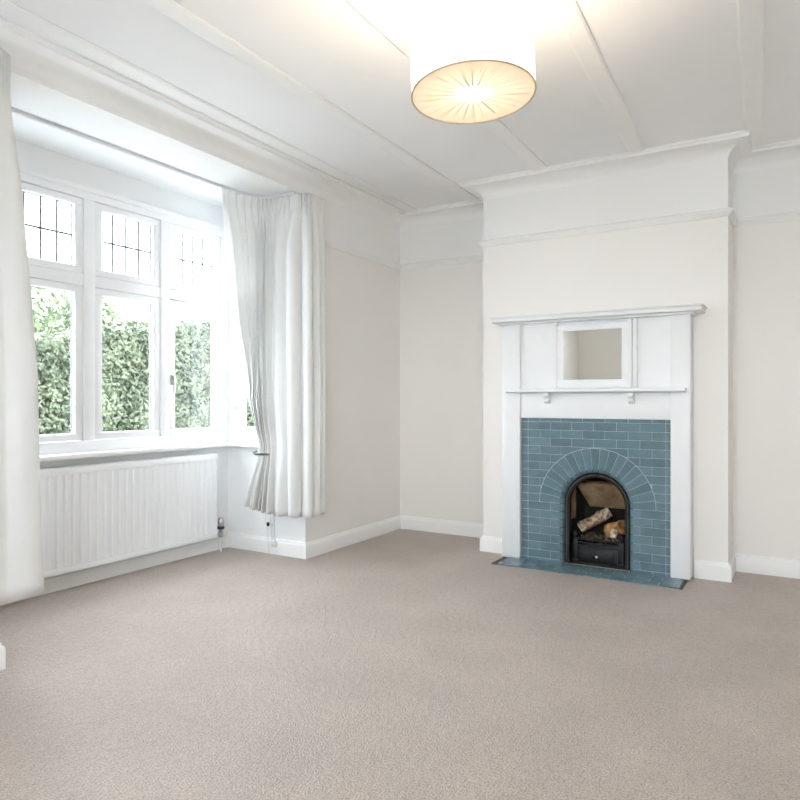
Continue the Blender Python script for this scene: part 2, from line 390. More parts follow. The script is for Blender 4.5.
# unseen window added in the rear wall to bring in frontal daylight
wr = struct(link('added_window_3', None), 'added white casement window out of view, for frontal daylight', 'window')
mb = MB(); frame_ring(mb, 'y', YR-.12, YR-.02, -1.5, .7, 1.0, 2.3, .05, .05, .05, .05); mb.build('frame', M['upvc'], wr)
for a, b in ((-1.45, -.40), (-.40, .65)): sash(wr, 'y', YR-.10, YR-.04, a, b, 1.05, 2.25, 'casement')

# ------------------------------------------------------------------ tiled fireplace
XC, ZA, RI, RO = -1.150, .0255+7*.0545, .212, .376
TX0, TX1, TZ = -1.655, -.687, .978
YT = 4.402                 # tile face
PIT, CH = .1455, .0545
fp = thing('tiled_fireplace', 'blue glazed brick tile fireplace with arched opening in white surround', 'fireplace', (XC, YT+.05, 0))
def rect_tile_mesh(x0, x1, z0, z1): return MB().box(x0, x1, YT, YT+.012, z0, z1).mesh('tile', M['tile'], bevel=.0022, segs=1)
TB = .040                  # bullnose radius
gap = .0028
full_tile = MB().box(-PIT/2+gap/2, PIT/2-gap/2, 0, .012, gap/2, CH-gap/2).mesh('tile', M['tile'], bevel=.0022, segs=1)
half_tile_cache = {}
def put(me, jitter=True, loc=None):
    o = link('tile', me, fp, loc=loc); return o
def arc_z(x, r):
    d = r*r-(x-XC)**2
    return ZA+math.sqrt(d) if d > 0 else -9
def bull_profile(xe, sgn):
    # plan profile of the edge tile at the opening: from joint xe to the rounded edge; sgn=+1 means opening lies at +x side
    e = XC-sgn*RI; pts = [(xe, YT+.012), (xe, YT)]
    c = e-sgn*TB
    for k in range(0, 6):
        a = k/5*PI/2; pts.append((c+sgn*TB*math.sin(a), YT+TB-TB*math.cos(a)))
    pts += [(e, YT+.058), (e-sgn*.012, YT+.058), (e-sgn*.012, YT+.042)]
    return pts
bordL, bordR = -1.608, -.716
for r in range(19):
    z0 = max(0, .0255+(r-1)*CH); z1 = min(.0255+r*CH, TZ)
    off = 0 if r % 2 else PIT/2
    # border tiles at each side
    for a, b in ((TX0, bordL), (bordR, TX1)):
        key = ('b', a, round(z1-z0, 4))
        if key not in half_tile_cache: half_tile_cache[key] = MB().box(a+gap/2, b-gap/2, YT, YT+.012, gap/2, z1-z0-gap/2).mesh('tile', M['tile'], bevel=.0022, segs=1)
        put(half_tile_cache[key], loc=(0, 0, z0))
    js = [bordL]; x = -1.4515-PIT*3+off
    while x < bordR-.012:
        if x > bordL+.012: js.append(x)
        x += PIT
    js.append(bordR)
    for a, b in zip(js[:-1], js[1:]):
        zz0, zz1 = z0+gap/2, z1-gap/2; x0, x1 = a+gap/2, b-gap/2
        if z0 < ZA-.001:                       # beside the opening
            eL, eR = XC-RI, XC+RI
            zt = min(zz1, ZA-gap/2) if z1 > ZA else zz1
            if b <= eL-TB-.012 or a >= eR+TB+.012:
                if abs((b-a)-PIT) < 1e-4 and abs(z1-z0-CH) < 1e-4: put(full_tile, loc=((a+b)/2, YT, z0))
                elif zt-zz0 > .008: put(rect_tile_mesh(x0, x1, zz0, zz1))
            elif a < eL-TB-.004 and b > eL-TB-.012:
                put(MB().prism(bull_profile(x0, 1), 'z', zz0, zt).mesh('tile', M['tile'], bevel=0, smooth=True, angle=40))
            elif b > eR+TB+.004 and a < eR+TB+.012:
                put(MB().prism(bull_profile(x1, -1), 'z', zz0, zt).mesh('tile', M['tile'], bevel=0, smooth=True, angle=40))
            if z1 <= ZA+.001 or zz1-ZA < .012: continue
            if not (b <= eL-TB-.012 or a >= eR+TB+.012): pass
            else: continue
        # above spring: cut by the arch ring
        R2 = RO+gap
        if max(arc_z(x0, R2), arc_z(x1, R2), arc_z(min(max(XC, x0), x1), R2)) <= zz0:
            if abs((b-a)-PIT) < 1e-4 and abs(z1-z0-CH) < 1e-4: put(full_tile, loc=((a+b)/2, YT, z0))
            else: put(rect_tile_mesh(x0, x1, zz0, zz1))
            continue
        pieces = [(x0, x1)] if not (x0 < XC < x1) else [(x0, XC), (XC, x1)]
        if x0 < XC < x1 and arc_z(XC, R2) < zz1-.004: pieces = [(x0, x1)]
        for p0, p1 in pieces:
            low = []; N_ = 28
            for i in range(N_+1):
                xx = p0+(p1-p0)*i/N_; zl = max(zz0, arc_z(xx, R2), ZA if False else zz0)
                if zl < zz1-.0005: low.append((xx, zl))
            if len(low) < 3 or (low[-1][0]-low[0][0]) < .010: continue
            lo2 = [low[0]]
            for q in low[1:-1]:
                if abs(q[1]-zz0) > 1e-6 or True: lo2.append(q)
            lo2.append(low[-1])
            poly = lo2+[(low[-1][0], zz1), (low[0][0], zz1)]
            put(MB().prism(poly, 'y', YT, YT+.012).mesh('tile', M['tile'], bevel=0))
# arch voussoirs with rounded inner edge
NV = 19
def vous_mesh():
    da = PI/NV; rings = []
    prof = [(RO-gap/2, YT+.012), (RO-gap/2, YT+.001), (RO-gap/2-.001, YT)]
    for k in range(0, 6):
        a = k/5*PI/2; prof.append((RI+TB-TB*math.sin(a), YT+TB-TB*math.cos(a)))
    prof += [(RI, YT+.058), (RI+.012, YT+.058), (RI+.012, YT+.042)]
    mb = MB(); K = 3
    for j in range(K+1):
        rg = []
        for r, y in prof:
            h = da/2-gap/2/r*1.0; t = -h+2*h*j/K
            rg.append((r*math.sin(t), y, r*math.cos(t)))
        rings.append(rg)
    mb.loft(rings)
    return mb.mesh('arch_tile', M['tile'], smooth=True, angle=40)
vm = vous_mesh()
for i in range(NV):
    o = bpy.data.objects.new('arch_tile', vm); C.objects.link(o); o.parent = fp
    o.matrix_parent_inverse = fp.matrix_basis.inverted()
    o.location = (XC, 0, ZA); o.rotation_euler = (0, -PI/2+PI*(i+.5)/NV, 0)
# grout bed behind the tiles (with the arched hole)
mb = MB(); K = 40; RH = RI+TB-.012; hole = [(XC-RH, 0), (XC-RH, ZA)]+[(XC-RH*math.cos(PI*k/K), ZA+RH*math.sin(PI*k/K)) for k in range(1, K)]+[(XC+RH, ZA), (XC+RH, 0)]
poly = [(TX0+.001, 0), (TX0+.001, TZ), (TX1-.001, TZ), (TX1-.001, 0)]+hole[::-1]
bmh = bmesh.new()
def grout_slab():
    me = bpy.data.meshes.new('grout_bed'); vs = []; fs = []
    # radial strips between the hole and the outer rectangle
    outer = []
    for (x, z) in hole:
        if z <= 0: outer.append((TX0+.001 if x < XC else TX1-.001, 0)); continue
        if z <= ZA: outer.append((TX0+.001 if x < XC else TX1-.001, ZA)); continue
        dx, dz = x-XC, z-ZA; t = min((TZ-ZA)/dz if dz > 0 else 1e9, ((TX1-XC-.001)/dx if dx > 0 else (TX0-XC+.001)/dx) if dx else 1e9)
        outer.append((XC+dx*t, ZA+dz*t))
    mb = MB(); nn = len(hole)
    corners = {}
    for y in (YT+.0022, YT+.045): mb.v += [(x, y, z) for x, z in hole]+[(x, y, z) for x, z in outer]
    for i in range(nn-1):
        mb.f.append((i, i+1, nn+i+1, nn+i)); mb.f.append((2*nn+i+1, 2*nn+i, 3*nn+i, 3*nn+i+1)); mb.f.append((i, 2*nn+i, 2*nn+i+1, i+1))
    # fill the two upper corners
    for sx in (TX0+.001, TX1-.001):
        idx = [i for i in range(nn-1) if abs(outer[i][0]-sx) < 1e-4 and abs(outer[i+1][1]-TZ) < 1e-4 and abs(outer[i+1][0]-sx) > 1e-4 or abs(outer[i+1][0]-sx) < 1e-4 and abs(outer[i][1]-TZ) < 1e-4 and abs(outer[i][0]-sx) > 1e-4]
        for i in idx:
            for b, y in ((0, YT+.0022), (2*nn, YT+.045)):
                mb.v.append((sx, y, TZ)); mb.f.append((b+nn+i, b+nn+i+1, len(mb.v)-1))
    return mb.build('grout_bed', M['grout'], fp)
bmh.free(); grout_slab()
# firebox: clay back with a forward-leaning knee, splayed cheeks, sooty floor
yb0 = YT+.056
mb = MB(); bx0, bx1 = XC-.15, XC+.15
yk, yt = 4.76, 4.635
mb.add([(bx0+.02, yk, .345), (bx1, yk, .345), (bx1+.03, yt, .522), (bx0-.05, yt, .522), (bx0+.02, yk+.05, .345), (bx1, yk+.05, .345), (bx1+.03, yt+.05, .54), (bx0-.05, yt+.05, .54)],
       [(0, 1, 2, 3), (7, 6, 5, 4), (0, 4, 5, 1), (1, 5, 6, 2), (2, 6, 7, 3), (3, 7, 4, 0)])
mb.build('fireback', M['clay'], fp, bevel=.006)
mb = MB(); mb.box(bx0-.05, bx1+.05, 4.852, 4.872, .35, .66); mb.box(bx0-.02, bx1+.02, yk+.005, yk+.04, 0, .35); mb.build('fireback_base', M['soot'], fp)
for sg in (-1, 1):
    xo, xi = XC+sg*.272, XC+sg*.172
    mb = MB(); mb.prism([(xo, yb0), (XC+sg*.150, 4.876), (XC+sg*.19, 4.876), (xo+sg*.008, yb0)], 'z', 0, .66); mb.build('cheek', M['soot'], fp)
    xa = XC+sg*.262
    mb = MB(); mb.prism([(XC+sg*.2445, 4.54), (XC+sg*.205, 4.68), (XC+sg*.210, 4.685), (XC+sg*.2505, 4.54)], 'z', .27, .50); mb.build('cheek_brick', M['clay'], fp, bevel=.004)
mb = MB(); mb.add([(XC-.27, yb0, .665), (XC+.27, yb0, .665), (XC+.20, 4.66, .60), (XC-.20, 4.66, .60), (XC-.27, yb0, .675), (XC+.27, yb0, .675), (XC+.20, 4.87, .675), (XC-.20, 4.87, .675)],
                  [(0, 1, 2, 3), (4, 7, 6, 5), (0, 4, 5, 1), (1, 5, 6, 2), (2, 6, 7, 3), (3, 7, 4, 0)])
mb.build('throat', M['clay'], fp)
MB().box(XC-.20, XC+.20, yb0, yk, .001, .014).build('firebox_floor', M['soot'], fp)
# iron arch frame just inside the tile
mb = MB(); K = 28; rings = []
arch = [(XC-.195, .014, (1, 0)), (XC-.195, ZA, (1, 0))]+[(XC-.195*math.cos(PI*k/K), ZA+.195*math.sin(PI*k/K), (math.cos(PI*k/K), -math.sin(PI*k/K))) for k in range(1, K)]+[(XC+.195, ZA, (-1, 0)), (XC+.195, .014, (-1, 0))]
for x, z, nrm in arch:
    def q(d, y): return (x-nrm[0]*d, y, z-nrm[1]*d)
    rings.append([q(.0125, YT+.030), q(-.012, YT+.036), q(-.016, YT+.045), q(-.016, YT+.075), q(.0125, YT+.075)])
mb.loft(rings); mb.build('iron_frame', M['iron'], fp, smooth=True, angle=30)
mb = MB(); mb.tube([(x-nrm[0]*.004, YT+.031, z-nrm[1]*.004) for x, z, nrm in arch], .0032, 6); mb.build('arch_trim', M['bronze'], fp, smooth=True)

# ------------------------------------------------------------------ timber surround with overmantel
JX0, JX1, KX0, KX1, YJ = -1.790, -1.658, -.684, -.570, 4.374
ms = thing('fireplace_surround', 'white painted timber fire surround with mirrored overmantel on chimney breast', 'mantelpiece', (XC-.03, 4.44, 0))
ZT = 1.62
for a, b in ((JX0, JX1), (KX0, KX1)):
    MB().box(a, b, YJ, YC, .0103, ZT).build('jamb', M['white'], ms, bevel=.003)
MB().box(JX1, KX0, YJ+.014, YC, TZ, 1.150).build('frieze_board', M['white'], ms, bevel=.002)
MB().box(JX1, KX0, YJ+.030, YC, 1.150, ZT).build('overmantel_panel', M['white'], ms)
# mirror frame, built of stepped moulding
mx0, mx1, mz0, mz1 = -1.358, -.982, 1.235, 1.562
def ring(x0, x1, z0, z1, wd, y0, y1, nm, bev=.003, wb=None):
    mb = MB(); frame_ring(mb, 'y', y0, y1, x0, x1, z0, z1, wd, wd, wb or wd, wd); return mb.build(nm, M['white'], ms, bevel=bev)
mb = MB()
for a, b in ((-1.424, -1.400), (-.938, -.914), (-.911, -.884)): MB().box(a, b, YJ+.008, YJ+.032, 1.178, ZT).build('moulding_strip', M['white'], ms, bevel=.004)
mf = ring(-1.400, -.938, 1.178, 1.60, .042, YJ+.014, YJ+.032, 'mirror_frame', wb=.056)
MB().box(-1.361, -.977, YJ+.024, YJ+.0295, 1.231, 1.561).build('mirror_glass', M['mirror'], mf)
# shelves
mb = MB(); sp = [(YC, 1.150), (YJ-.055, 1.150), (YJ-.066, 1.158), (YJ-.066, 1.168), (YJ-.060, 1.174), (YC, 1.174)]
mb.prism(sp, 'x', -1.752, -.618)
sh = MB(); sh.box(-1.742, -.590, YJ-.062, YJ+.031, 1.151, 1.175); sh.build('lower_shelf', M['white'], ms, bevel=.006, segs=3)
mb = MB(); mb.box(JX0-.02, KX1+.02, YJ-.02, YC, ZT, ZT+.014); mb.build('bed_moulding', M['white'], ms, bevel=.004)
mb = MB(); mb.box(-1.842, -.500, YJ-.072, YC, ZT+.014, ZT+.040); mb.box(-1.852, -.490, YJ-.082, YC, ZT+.040, ZT+.050); mb.build('top_shelf', M['white'], ms, bevel=.004)
for xb in (-1.462, -.915):
    mb = MB(); y1 = YJ+.014
    mb.prism([(y1, 1.150), (y1-.060, 1.150), (y1-.060, 1.125), (y1-.048, 1.115), (y1-.034, 1.108), (y1-.034, 1.092), (y1-.022, 1.080), (y1-.008, 1.076), (y1, 1.078)], 'x', xb-.019, xb+.019)
    mb.build('bracket', M['white'], ms, bevel=.003)

# ------------------------------------------------------------------ hearth
he = thing('hearth', 'low blue tiled hearth slab set into the carpet before the fireplace', 'hearth', (XC, 4.28, 0))
HX0, HX1, HY0, HY1 = -1.738, -.602, 4.165, YT
MB().box(HX0+.002, HX1-.002, HY0+.008, HY1, .0005, .0075).build('grout_bed', M['grout'], he)
rows = 4; rp = (HY1-HY0)/rows
for r in range(rows):
    js = [HX0]; x = HX0+(PIT*.55 if r % 2 else PIT)
    while x < HX1-.02: js.append(x); x += PIT
    js.append(HX1)
    for a, b in zip(js[:-1], js[1:]):
        y1 = HY0+(r+1)*rp-gap/2
        x0, x1 = a+gap/2, b-gap/2
        MB().box(x0, x1, HY0+r*rp+gap/2, y1, .003, .0100).build('tile', M['tile'], he, bevel=.0015, segs=1)
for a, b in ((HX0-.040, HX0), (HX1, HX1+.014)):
    MB().box(a, b, HY0-.002, YJ-.004, .0005, .0065).build('edging', M['gapshade'], he)  # flat dark strips put in for shade at the hearth sides

# ------------------------------------------------------------------ fire basket and its logs
gr = thing('fire_grate', 'black cast iron fire grate with ash door inside the arched fireplace', 'grate', (XC, 4.52, .014))
yg = 4.475
for sg in (-1, 1):
    x = XC+sg*.150
    mb = MB(); mb.box(x-.018, x+.018, yg-.012, yg+.024, .016, .170); mb.box(x-.022, x+.022, yg-.016, yg+.028, .016, .036); mb.build('post', M['iron'], gr, bevel=.004)
    mb = MB(); mb.lathe([(.004, 0), (.019, .002), (.012, .014), (.020, .026), (.022, .036), (.015, .047), (.005, .053)], (x, yg+.006, .170), 14); mb.build('finial', M['iron'], gr, smooth=True, angle=60)
for i, z in enumerate((.128, .150, .172)):
    pts = [(XC-.134+.268*k/10, yg-.006-.022*math.sin(PI*k/10), z) for k in range(11)]
    MB().tube(pts, .0065, 8).build('bar', M['iron'], gr, smooth=True, angle=60)
ad_ = MB().box(XC-.132, XC+.132, yg, yg+.012, .016, .118).build('ash_door', M['iron'], gr, bevel=.003)
MB().box(XC-.100, XC+.100, yg-.007, yg, .030, .104).build('door_panel', M['iron'], ad_, bevel=.004)
MB().lathe([(.005, 0), (.005, -.008), (.009, -.012), (.009, -.018), (.004, -.022)], (XC-.005, yg-.007, .062), 14, axis='y').build('knob', M['chrome'], ad_, smooth=True, angle=50)
MB().box(XC-.150, XC+.150, yg+.03, 4.72, .016, .135).build('basket', M['iron'], gr, bevel=.004)
# coal and ash bed
mb = MB()
for i in range(150):
    x = XC+random.uniform(-.125, .125); y = random.uniform(yg+.036, 4.70); r = random.uniform(.009, .019)
    z = .150+random.uniform(0, .025)
    rg = []
    vs = []
    for p in ((1,0,0),(-1,0,0),(0,1,0),(0,-1,0),(0,0,1),(0,0,-1)):
        k = r*random.uniform(.7, 1.25); vs.append((x+p[0]*k, y+p[1]*k, z+p[2]*k))
    mb.add(vs, [(0,2,4),(2,1,4),(1,3,4),(3,0,4),(2,0,5),(1,2,5),(3,1,5),(0,3,5)])
tag(mb.build('ember_bed', M['coal']), 'bed of ash and coal lumps in the fire grate', 'embers', kind='stuff')
def log(name, a, b, r, m, label, ends=None, lump=.12, seed=0, flat=0):
    a, b = Vector(a), Vector(b); d = (b-a).normalized(); s_ = d.cross(Vector((0, 0, 1))).normalized(); u_ = s_.cross(d).normalized()
    mb = MB(); rings = []; K, G = 14, 16
    for i in range(K+1):
        t = i/K; rg = []
        for j in range(G):
            an = 2*PI*j/G
            k = r*(1+lump*noise.noise((math.cos(an)*1.8+seed, math.sin(an)*1.8, t*5+seed))+.05*math.sin(t*9+seed))
            if flat and math.sin(an) > .15: k *= 1-flat*(math.sin(an)-.15)
            p = a+(b-a)*t+s_*k*math.cos(an)+u_*k*math.sin(an)
            rg.append(tuple(p))
        rings.append(rg)
    mb.loft(rings, caps=False)
    o = thing(name, label, 'log', tuple(a), 'logs laid in the grate')
    mb.build('bark', m, o, smooth=True, angle=50)
    for rg, dd in ((rings[0], -d), (rings[-1], d)):
        e = MB(); c = sum((Vector(p) for p in rg), Vector())/G
        in_ = [tuple(c+(Vector(p)-c)*.97-dd*.004) for p in rg]; e.loft([in_, [tuple(c+(Vector(p)-c)*.97+dd*.0025) for p in rg]]); e.build('cut_end', ends or M['wood'], o)
    return o
log('fire_log', (-1.290, 4.555, .228), (-1.105, 4.60, .345), .036, M['bark'], 'pale silver barked log lying diagonally across the grate', M['ash'], .25, 1)
log('fire_log', (-1.120, 4.64, .215), (-1.000, 4.565, .265), .055, M['wood'], 'orange brown split log at the right of the grate', M['wood'], .35, 4, .35)
log('fire_log', (-1.062, 4.512, .192), (-1.054, 4.530, .240), .022, M['ash'], 'short pale log end standing at the front right of grate', M['ash'], .3, 8)

# ------------------------------------------------------------------ radiator
RY0, RY1, RZ0, RZ1, RX = 1.78, 3.457, .108, .715, -3.60
ra = thing('radiator', 'white ribbed panel radiator under the bay window sill', 'radiator', (-3.64, 2.6, .0))
mb = MB(); prof = [(RX-.035, RY0)]
nr = 33; p = (RY1-RY0-.03)/nr; pts = [(RX-.006, RY0+.002), (RX-.006, RY0+.015)]
for i in range(nr):
    y = RY0+.015+i*p; pts += [(RX-.006, y+.006), (RX+.002, y+.013), (RX+.002, y+p-.013), (RX-.006, y+p-.006)]
pts += [(RX-.006, RY1-.002), (RX-.02, RY1-.002), (RX-.02, RY0+.002)]
mb.prism(pts, 'z', RZ0+.04, RZ1-.045); mb.build('ribbed_panel', M['rad'], ra, smooth=True, angle=20)
MB().box(RX-.022, RX+.003, RY0, RY1, RZ1-.046, RZ1-.004).build('top_rail', M['rad'], ra, bevel=.006, segs=3)
MB().box(RX-.022, RX+.003, RY0, RY1, RZ0, RZ0+.042).build('bottom_rail', M['rad'], ra, bevel=.006, segs=3)
MB().box(RX-.062, RX-.05, RY0, RY1, RZ0, RZ1-.004).build('back_panel', M['rad'], ra, bevel=.004)
for y in (RY0, RY1-.003): MB().box(RX-.062, RX-.002, y-.001, y+.004, RZ0+.01, RZ1-.002).build('side_cover', M['rad'], ra, bevel=.001)
mb = MB(); mb.box(RX-.064, RX+.002, RY0, RY1, RZ1-.004, RZ1); 
mb.build('top_grille', M['rad'], ra, bevel=.001)
for i in range(40):
    y = RY0+.04+i*(RY1-RY0-.08)/39
    MB().box(RX-.052, RX-.012, y-.012, y+.012, RZ1, RZ1+.0012).build('grille_slat', M['rad'], ra)
for y in (2.1, 3.15): MB().box(XB+.0205, RX-.062, y-.02, y+.02, .3, .5).build('wall_bracket', M['rad'], ra)
# valve and pipe
yv = RY1+.045; xv = RX-.012
v = MB(); v.lathe([(.013, .105), (.018, .112), (.018, .145), (.013, .150), (.013, .162)], (xv, yv, 0), 14); vb = v.build('valve', M['chrome'], ra, smooth=True, angle=40)
MB().lathe([(.020, .162), (.025, .166), (.025, .180), (.020, .184)], (xv, yv, 0), 14).build('valve_collar', M['dark'], vb, smooth=True, angle=40)
MB().lathe([(.018, .184), (.022, .190), (.022, .232), (.015, .244), (.005, .246)], (xv, yv, 0), 14).build('valve_cap', M['chrome'], vb, smooth=True, angle=40)
MB().tube([(xv, yv, .130), (xv, RY1-.004, .130)], .009, 10).build('valve_union', M['chrome'], vb, smooth=True)
MB().lathe([(.008, .0), (.008, .108)], (xv, yv, 0), 12).build('pipe', M['white'], ra, smooth=True, angle=40)

# ------------------------------------------------------------------ curtains
def lerp(a, b, t): return a+(b-a)*t
def keyed(keys, z):
    for (z0, p0), (z1, p1) in zip(keys[:-1], keys[1:]):
        if z0 >= z >= z1:
            t = (z0-z)/(z0-z1); t = t*t*(3-2*t) if False else t
            return [(lerp(a[0], b[0], t), lerp(a[1], b[1], t)) for a, b in zip(p0, p1)]
    return keys[-1][1] if z < keys[-1][0] else keys[0][1]
def catmull(P, s):
    n_ = len(P)-1; x = min(max(s, 0), .99999)*n_; i = int(x); t = x-i
    p = [P[max(i-1, 0)], P[i], P[i+1], P[min(i+2, n_)]]
    def c(k):
        a, b, c_, d = (q[k] for q in p)
        return .5*((2*b)+(-a+c_)*t+(2*a-5*b+4*c_-d)*t*t+(-a+3*b-3*c_+d)*t**3)
    return (c(0), c(1))
def curtain(name, label, keys, zt, zb_fn, folds, side, amp, ns=420, nt=70, tie=None):
    # folds: widths of consecutive folds; fold depth varies along the cloth
    root = thing(name, label, 'curtain', (keys[-1][1][2][0], keys[-1][1][2][1], .3), 'white curtains hanging at the bay window')
    tot = sum(f[0] for f in folds); edges = [0]
    for f in folds: edges.append(edges[-1]+f[0]/tot)
    zs = [zt-(i/nt)**1.0*(zt-.30) for i in range(nt+1)]
    def surf(s, t):
        zb = zb_fn(s); z = zt-t*(zt-zb)
        P = keyed(keys, z)
        x, y = catmull(P, s); x2, y2 = catmull(P, min(s+.004, 1)); x1, y1 = catmull(P, max(s-.004, 0))
        d = Vector((x2-x1, y2-y1)); d = d.normalized() if d.length > 0 else Vector((1, 0)); nrm = Vector((d.y, -d.x))*side
        for i in range(len(folds)):
            if s <= edges[i+1] or i == len(folds)-1: break
        ph = (s-edges[i])/(edges[i+1]-edges[i])
        fa = folds[i][1]
        wv = (1-math.cos(2*PI*ph))/2
        wv = wv**folds[i][2] if len(folds[i]) > 2 else wv
        zz = (zt-z)
        g = min(1, max(.15, (zz-.03)/.30))
        if tie: g *= 1-.55*math.exp(-((z-tie)/.16)**2)*(1 if s < .5 else 0)
        off = amp*fa*wv*g
        # gathered heading tape: small tight pleats near the top
        hd = math.exp(-(zz/.11)**2); off += .012*hd*math.sin(s*2*PI*24+2*math.sin(s*17))
        off += .007*noise.noise((s*9, z*1.2, len(folds)))*min(1, zz/.4)
        return (x+nrm.x*off, y+nrm.y*off, z)
    mb = MB(); t_head = .0
    vs = []; fs = []
    for j in range(nt+1):
        t = j/nt; t = t**1.25
        for i in range(ns+1): vs.append(surf(i/ns, t))
    for j in range(nt):
        for i in range(ns):
            a = j*(ns+1)+i; fs.append((a, a+1, a+ns+2, a+ns+1))
    mb.add(vs, fs); o = mb.build('drape', M['curtain'], root, smooth=True, angle=80)
    md = o.modifiers.new('cloth_thickness', 'SOLIDIFY'); md.thickness = .003; md.offset = 0
    # hem band: a turned-up second layer of cloth
    return root
ZCT = 2.505
# far curtain: from the window, along the far cheek, round the corner onto the wall
k_far = [
 (2.51, [(-3.295, 3.20), (-3.270, 3.42), (-3.200, 3.545), (-3.05, 3.570), (-2.925, 3.555), (-2.868, 3.610), (-2.862, 3.735)]),
 (2.10, [(-3.290, 3.225), (-3.265, 3.42), (-3.195, 3.535), (-3.05, 3.560), (-2.920, 3.550), (-2.865, 3.610), (-2.862, 3.735)]),
 (1.60, [(-3.285, 3.29), (-3.255, 3.43), (-3.185, 3.52), (-3.05, 3.550), (-2.920, 3.550), (-2.862, 3.610), (-2.862, 3.735)]),
 (1.10, [(-3.262, 3.42), (-3.225, 3.455), (-3.160, 3.50), (-3.04, 3.540), (-2.920, 3.550), (-2.860, 3.610), (-2.862, 3.735)]),
 (.80, [(-3.215, 3.485), (-3.180, 3.50), (-3.130, 3.51), (-3.03, 3.535), (-2.920, 3.550), (-2.860, 3.610), (-2.862, 3.735)]),
 (.70, [(-3.215, 3.485), (-3.175, 3.49), (-3.130, 3.505), (-3.03, 3.535), (-2.920, 3.550), (-2.860, 3.610), (-2.862, 3.735)]),
 (.25, [(-3.320, 3.46), (-3.240, 3.455), (-3.150, 3.49), (-3.03, 3.530), (-2.920, 3.550), (-2.860, 3.610), (-2.862, 3.735)])]
folds_far = [(.05, .9), (.05, 1.1), (.045, .8), (.05, 1.2), (.05, .9), (.06, 1.1), (.06, .9), (.14, .8, .6), (.15, .9, .5), (.15, .8, .6), (.07, .5), (.07, .4)]
curtain('curtain', 'white gathered curtain tied back at the far corner of the bay', k_far, ZCT, lambda s: .378-.070*min(1, s*2.2), folds_far, 1, .072, tie=.75)
k_near = [
 (2.51, [(-3.30, 1.78), (-3.20, 1.62), (-3.05, 1.570), (-2.88, 1.545), (-2.775, 1.515), (-2.745, 1.43), (-2.742, 1.30)]),
 (2.30, [(-3.30, 1.78), (-3.20, 1.63), (-3.05, 1.580), (-2.88, 1.555), (-2.770, 1.525), (-2.740, 1.44), (-2.740, 1.30)]),
 (1.95, [(-3.30, 1.78), (-3.20, 1.66), (-3.05, 1.615), (-2.87, 1.595), (-2.755, 1.565), (-2.732, 1.47), (-2.735, 1.32)]),
 (1.20, [(-3.30, 1.78), (-3.20, 1.69), (-3.05, 1.650), (-2.85, 1.640), (-2.735, 1.610), (-2.718, 1.50), (-2.73, 1.33)]),
 (.25, [(-3.30, 1.78), (-3.20, 1.70), (-3.05, 1.680), (-2.85, 1.675), (-2.725, 1.635), (-2.705, 1.50), (-2.725, 1.33)])]
folds_near = [(.06, .8), (.06, 1), (.06, .8), (.07, 1), (.10, .6, .6), (.16, .35, .5), (.18, .3, .5), (.12, .4)]
curtain('curtain', 'white curtain hanging at the near end of the bay, cut by the left picture edge', k_near, ZCT, lambda s: .298, folds_near, -1, .035, ns=300, nt=50)
# tie-back hook holding the far curtain
tb = MB(); tb.tube([(-3.262, 3.50, .742), (-3.245, 3.452, .735), (-3.205, 3.425, .730), (-3.150, 3.435, .728), (-3.115, 3.465, .728)], [.006, .0075, .008, .0075, .005], 8)
tag(tb.build('curtain_tieback', M['tieback'], smooth=True), 'thin dark metal tieback around the far curtain above its flared hem', 'tieback')
# ceiling track
pts = [(-3.31, 1.62, 2.516), (-3.31, 1.9, 2.516)]+[(-3.31, 1.9+.13*i, 2.516) for i in range(1, 10)]+[(-3.308, 3.18, 2.516), (-3.295, 3.36, 2.516), (-3.25, 3.48, 2.516), (-3.17, 3.545, 2.516), (-3.05, 3.570, 2.516), (-2.98, 3.572, 2.516)]
mb = MB(); rings = []
mt = []
for i, q in enumerate(pts):
    a = Vector(pts[max(i-1, 0)]); b = Vector(pts[min(i+1, len(pts)-1)]); d = (b-a).normalized(); sd = Vector((d.y, -d.x, 0))
    rings.append([tuple(Vector(q)+sd*dx+Vector((0, 0, dz))) for dx, dz in ((-.009, .0135), (.009, .0135), (.009, -.004), (.004, -.008), (-.004, -.008), (-.009, -.004))])
tr = thing('curtain_track', 'thin grey curtain track fixed under the bay soffit', 'curtain track', (-3.31, 2.6, 2.51))
mb.loft(rings); mb.build('rail', M['track'], tr, smooth=True, angle=40)
for y in (2.05, 2.6, 3.02): MB().box(-3.324, -3.296, y-.012, y+.012, 2.512, 2.5295).build('clip', M['track'], tr, bevel=.002)

# wall socket, its lead and the curtain cords below the far curtain
so = thing('wall_socket', 'small white wall socket with dark plug under the far curtain', 'socket', (-3.27, BY1, .25))
MB().box(-3.318, -3.235, BY1-.012, BY1, .215, .300).build('plate', M['socket'], so, bevel=.003)
pg = MB().box(-3.286, -3.268, BY1-.026, BY1-.012, .196, .222).build('plug', M['dark'], so, bevel=.003)
MB().tube([(-3.277, BY1-.022, .200), (-3.274, BY1-.030, .16), (-3.262, BY1-.034, .10), (-3.255, BY1-.034, .04), (-3.257, BY1-.032, .004)], .0025, 6).build('lead', M['track'], pg, smooth=True)
co = thing('curtain_pull', 'pair of thin white curtain draw cords hanging to a tensioner', 'curtain pull', (-3.21, BY1-.05, .05))
for dx in (-.022, .018): MB().tube([(-3.214+dx, BY1-.045, 1.2), (-3.212+dx, BY1-.045, .30), (-3.205+dx*.6, BY1-.04, .10)], .0026, 6).build('cord', M['track'], co, smooth=True)
mb = MB(); mb.box(-3.222, -3.188, BY1-.050, BY1-.0205, .055, .105); mb.build('tensioner', M['socket'], co, bevel=.006)
MB().lathe([(.009, 0), (.009, -.004)], (-3.205, BY1-.050, .075), 12, axis='y').build('pulley', M['track'], co)

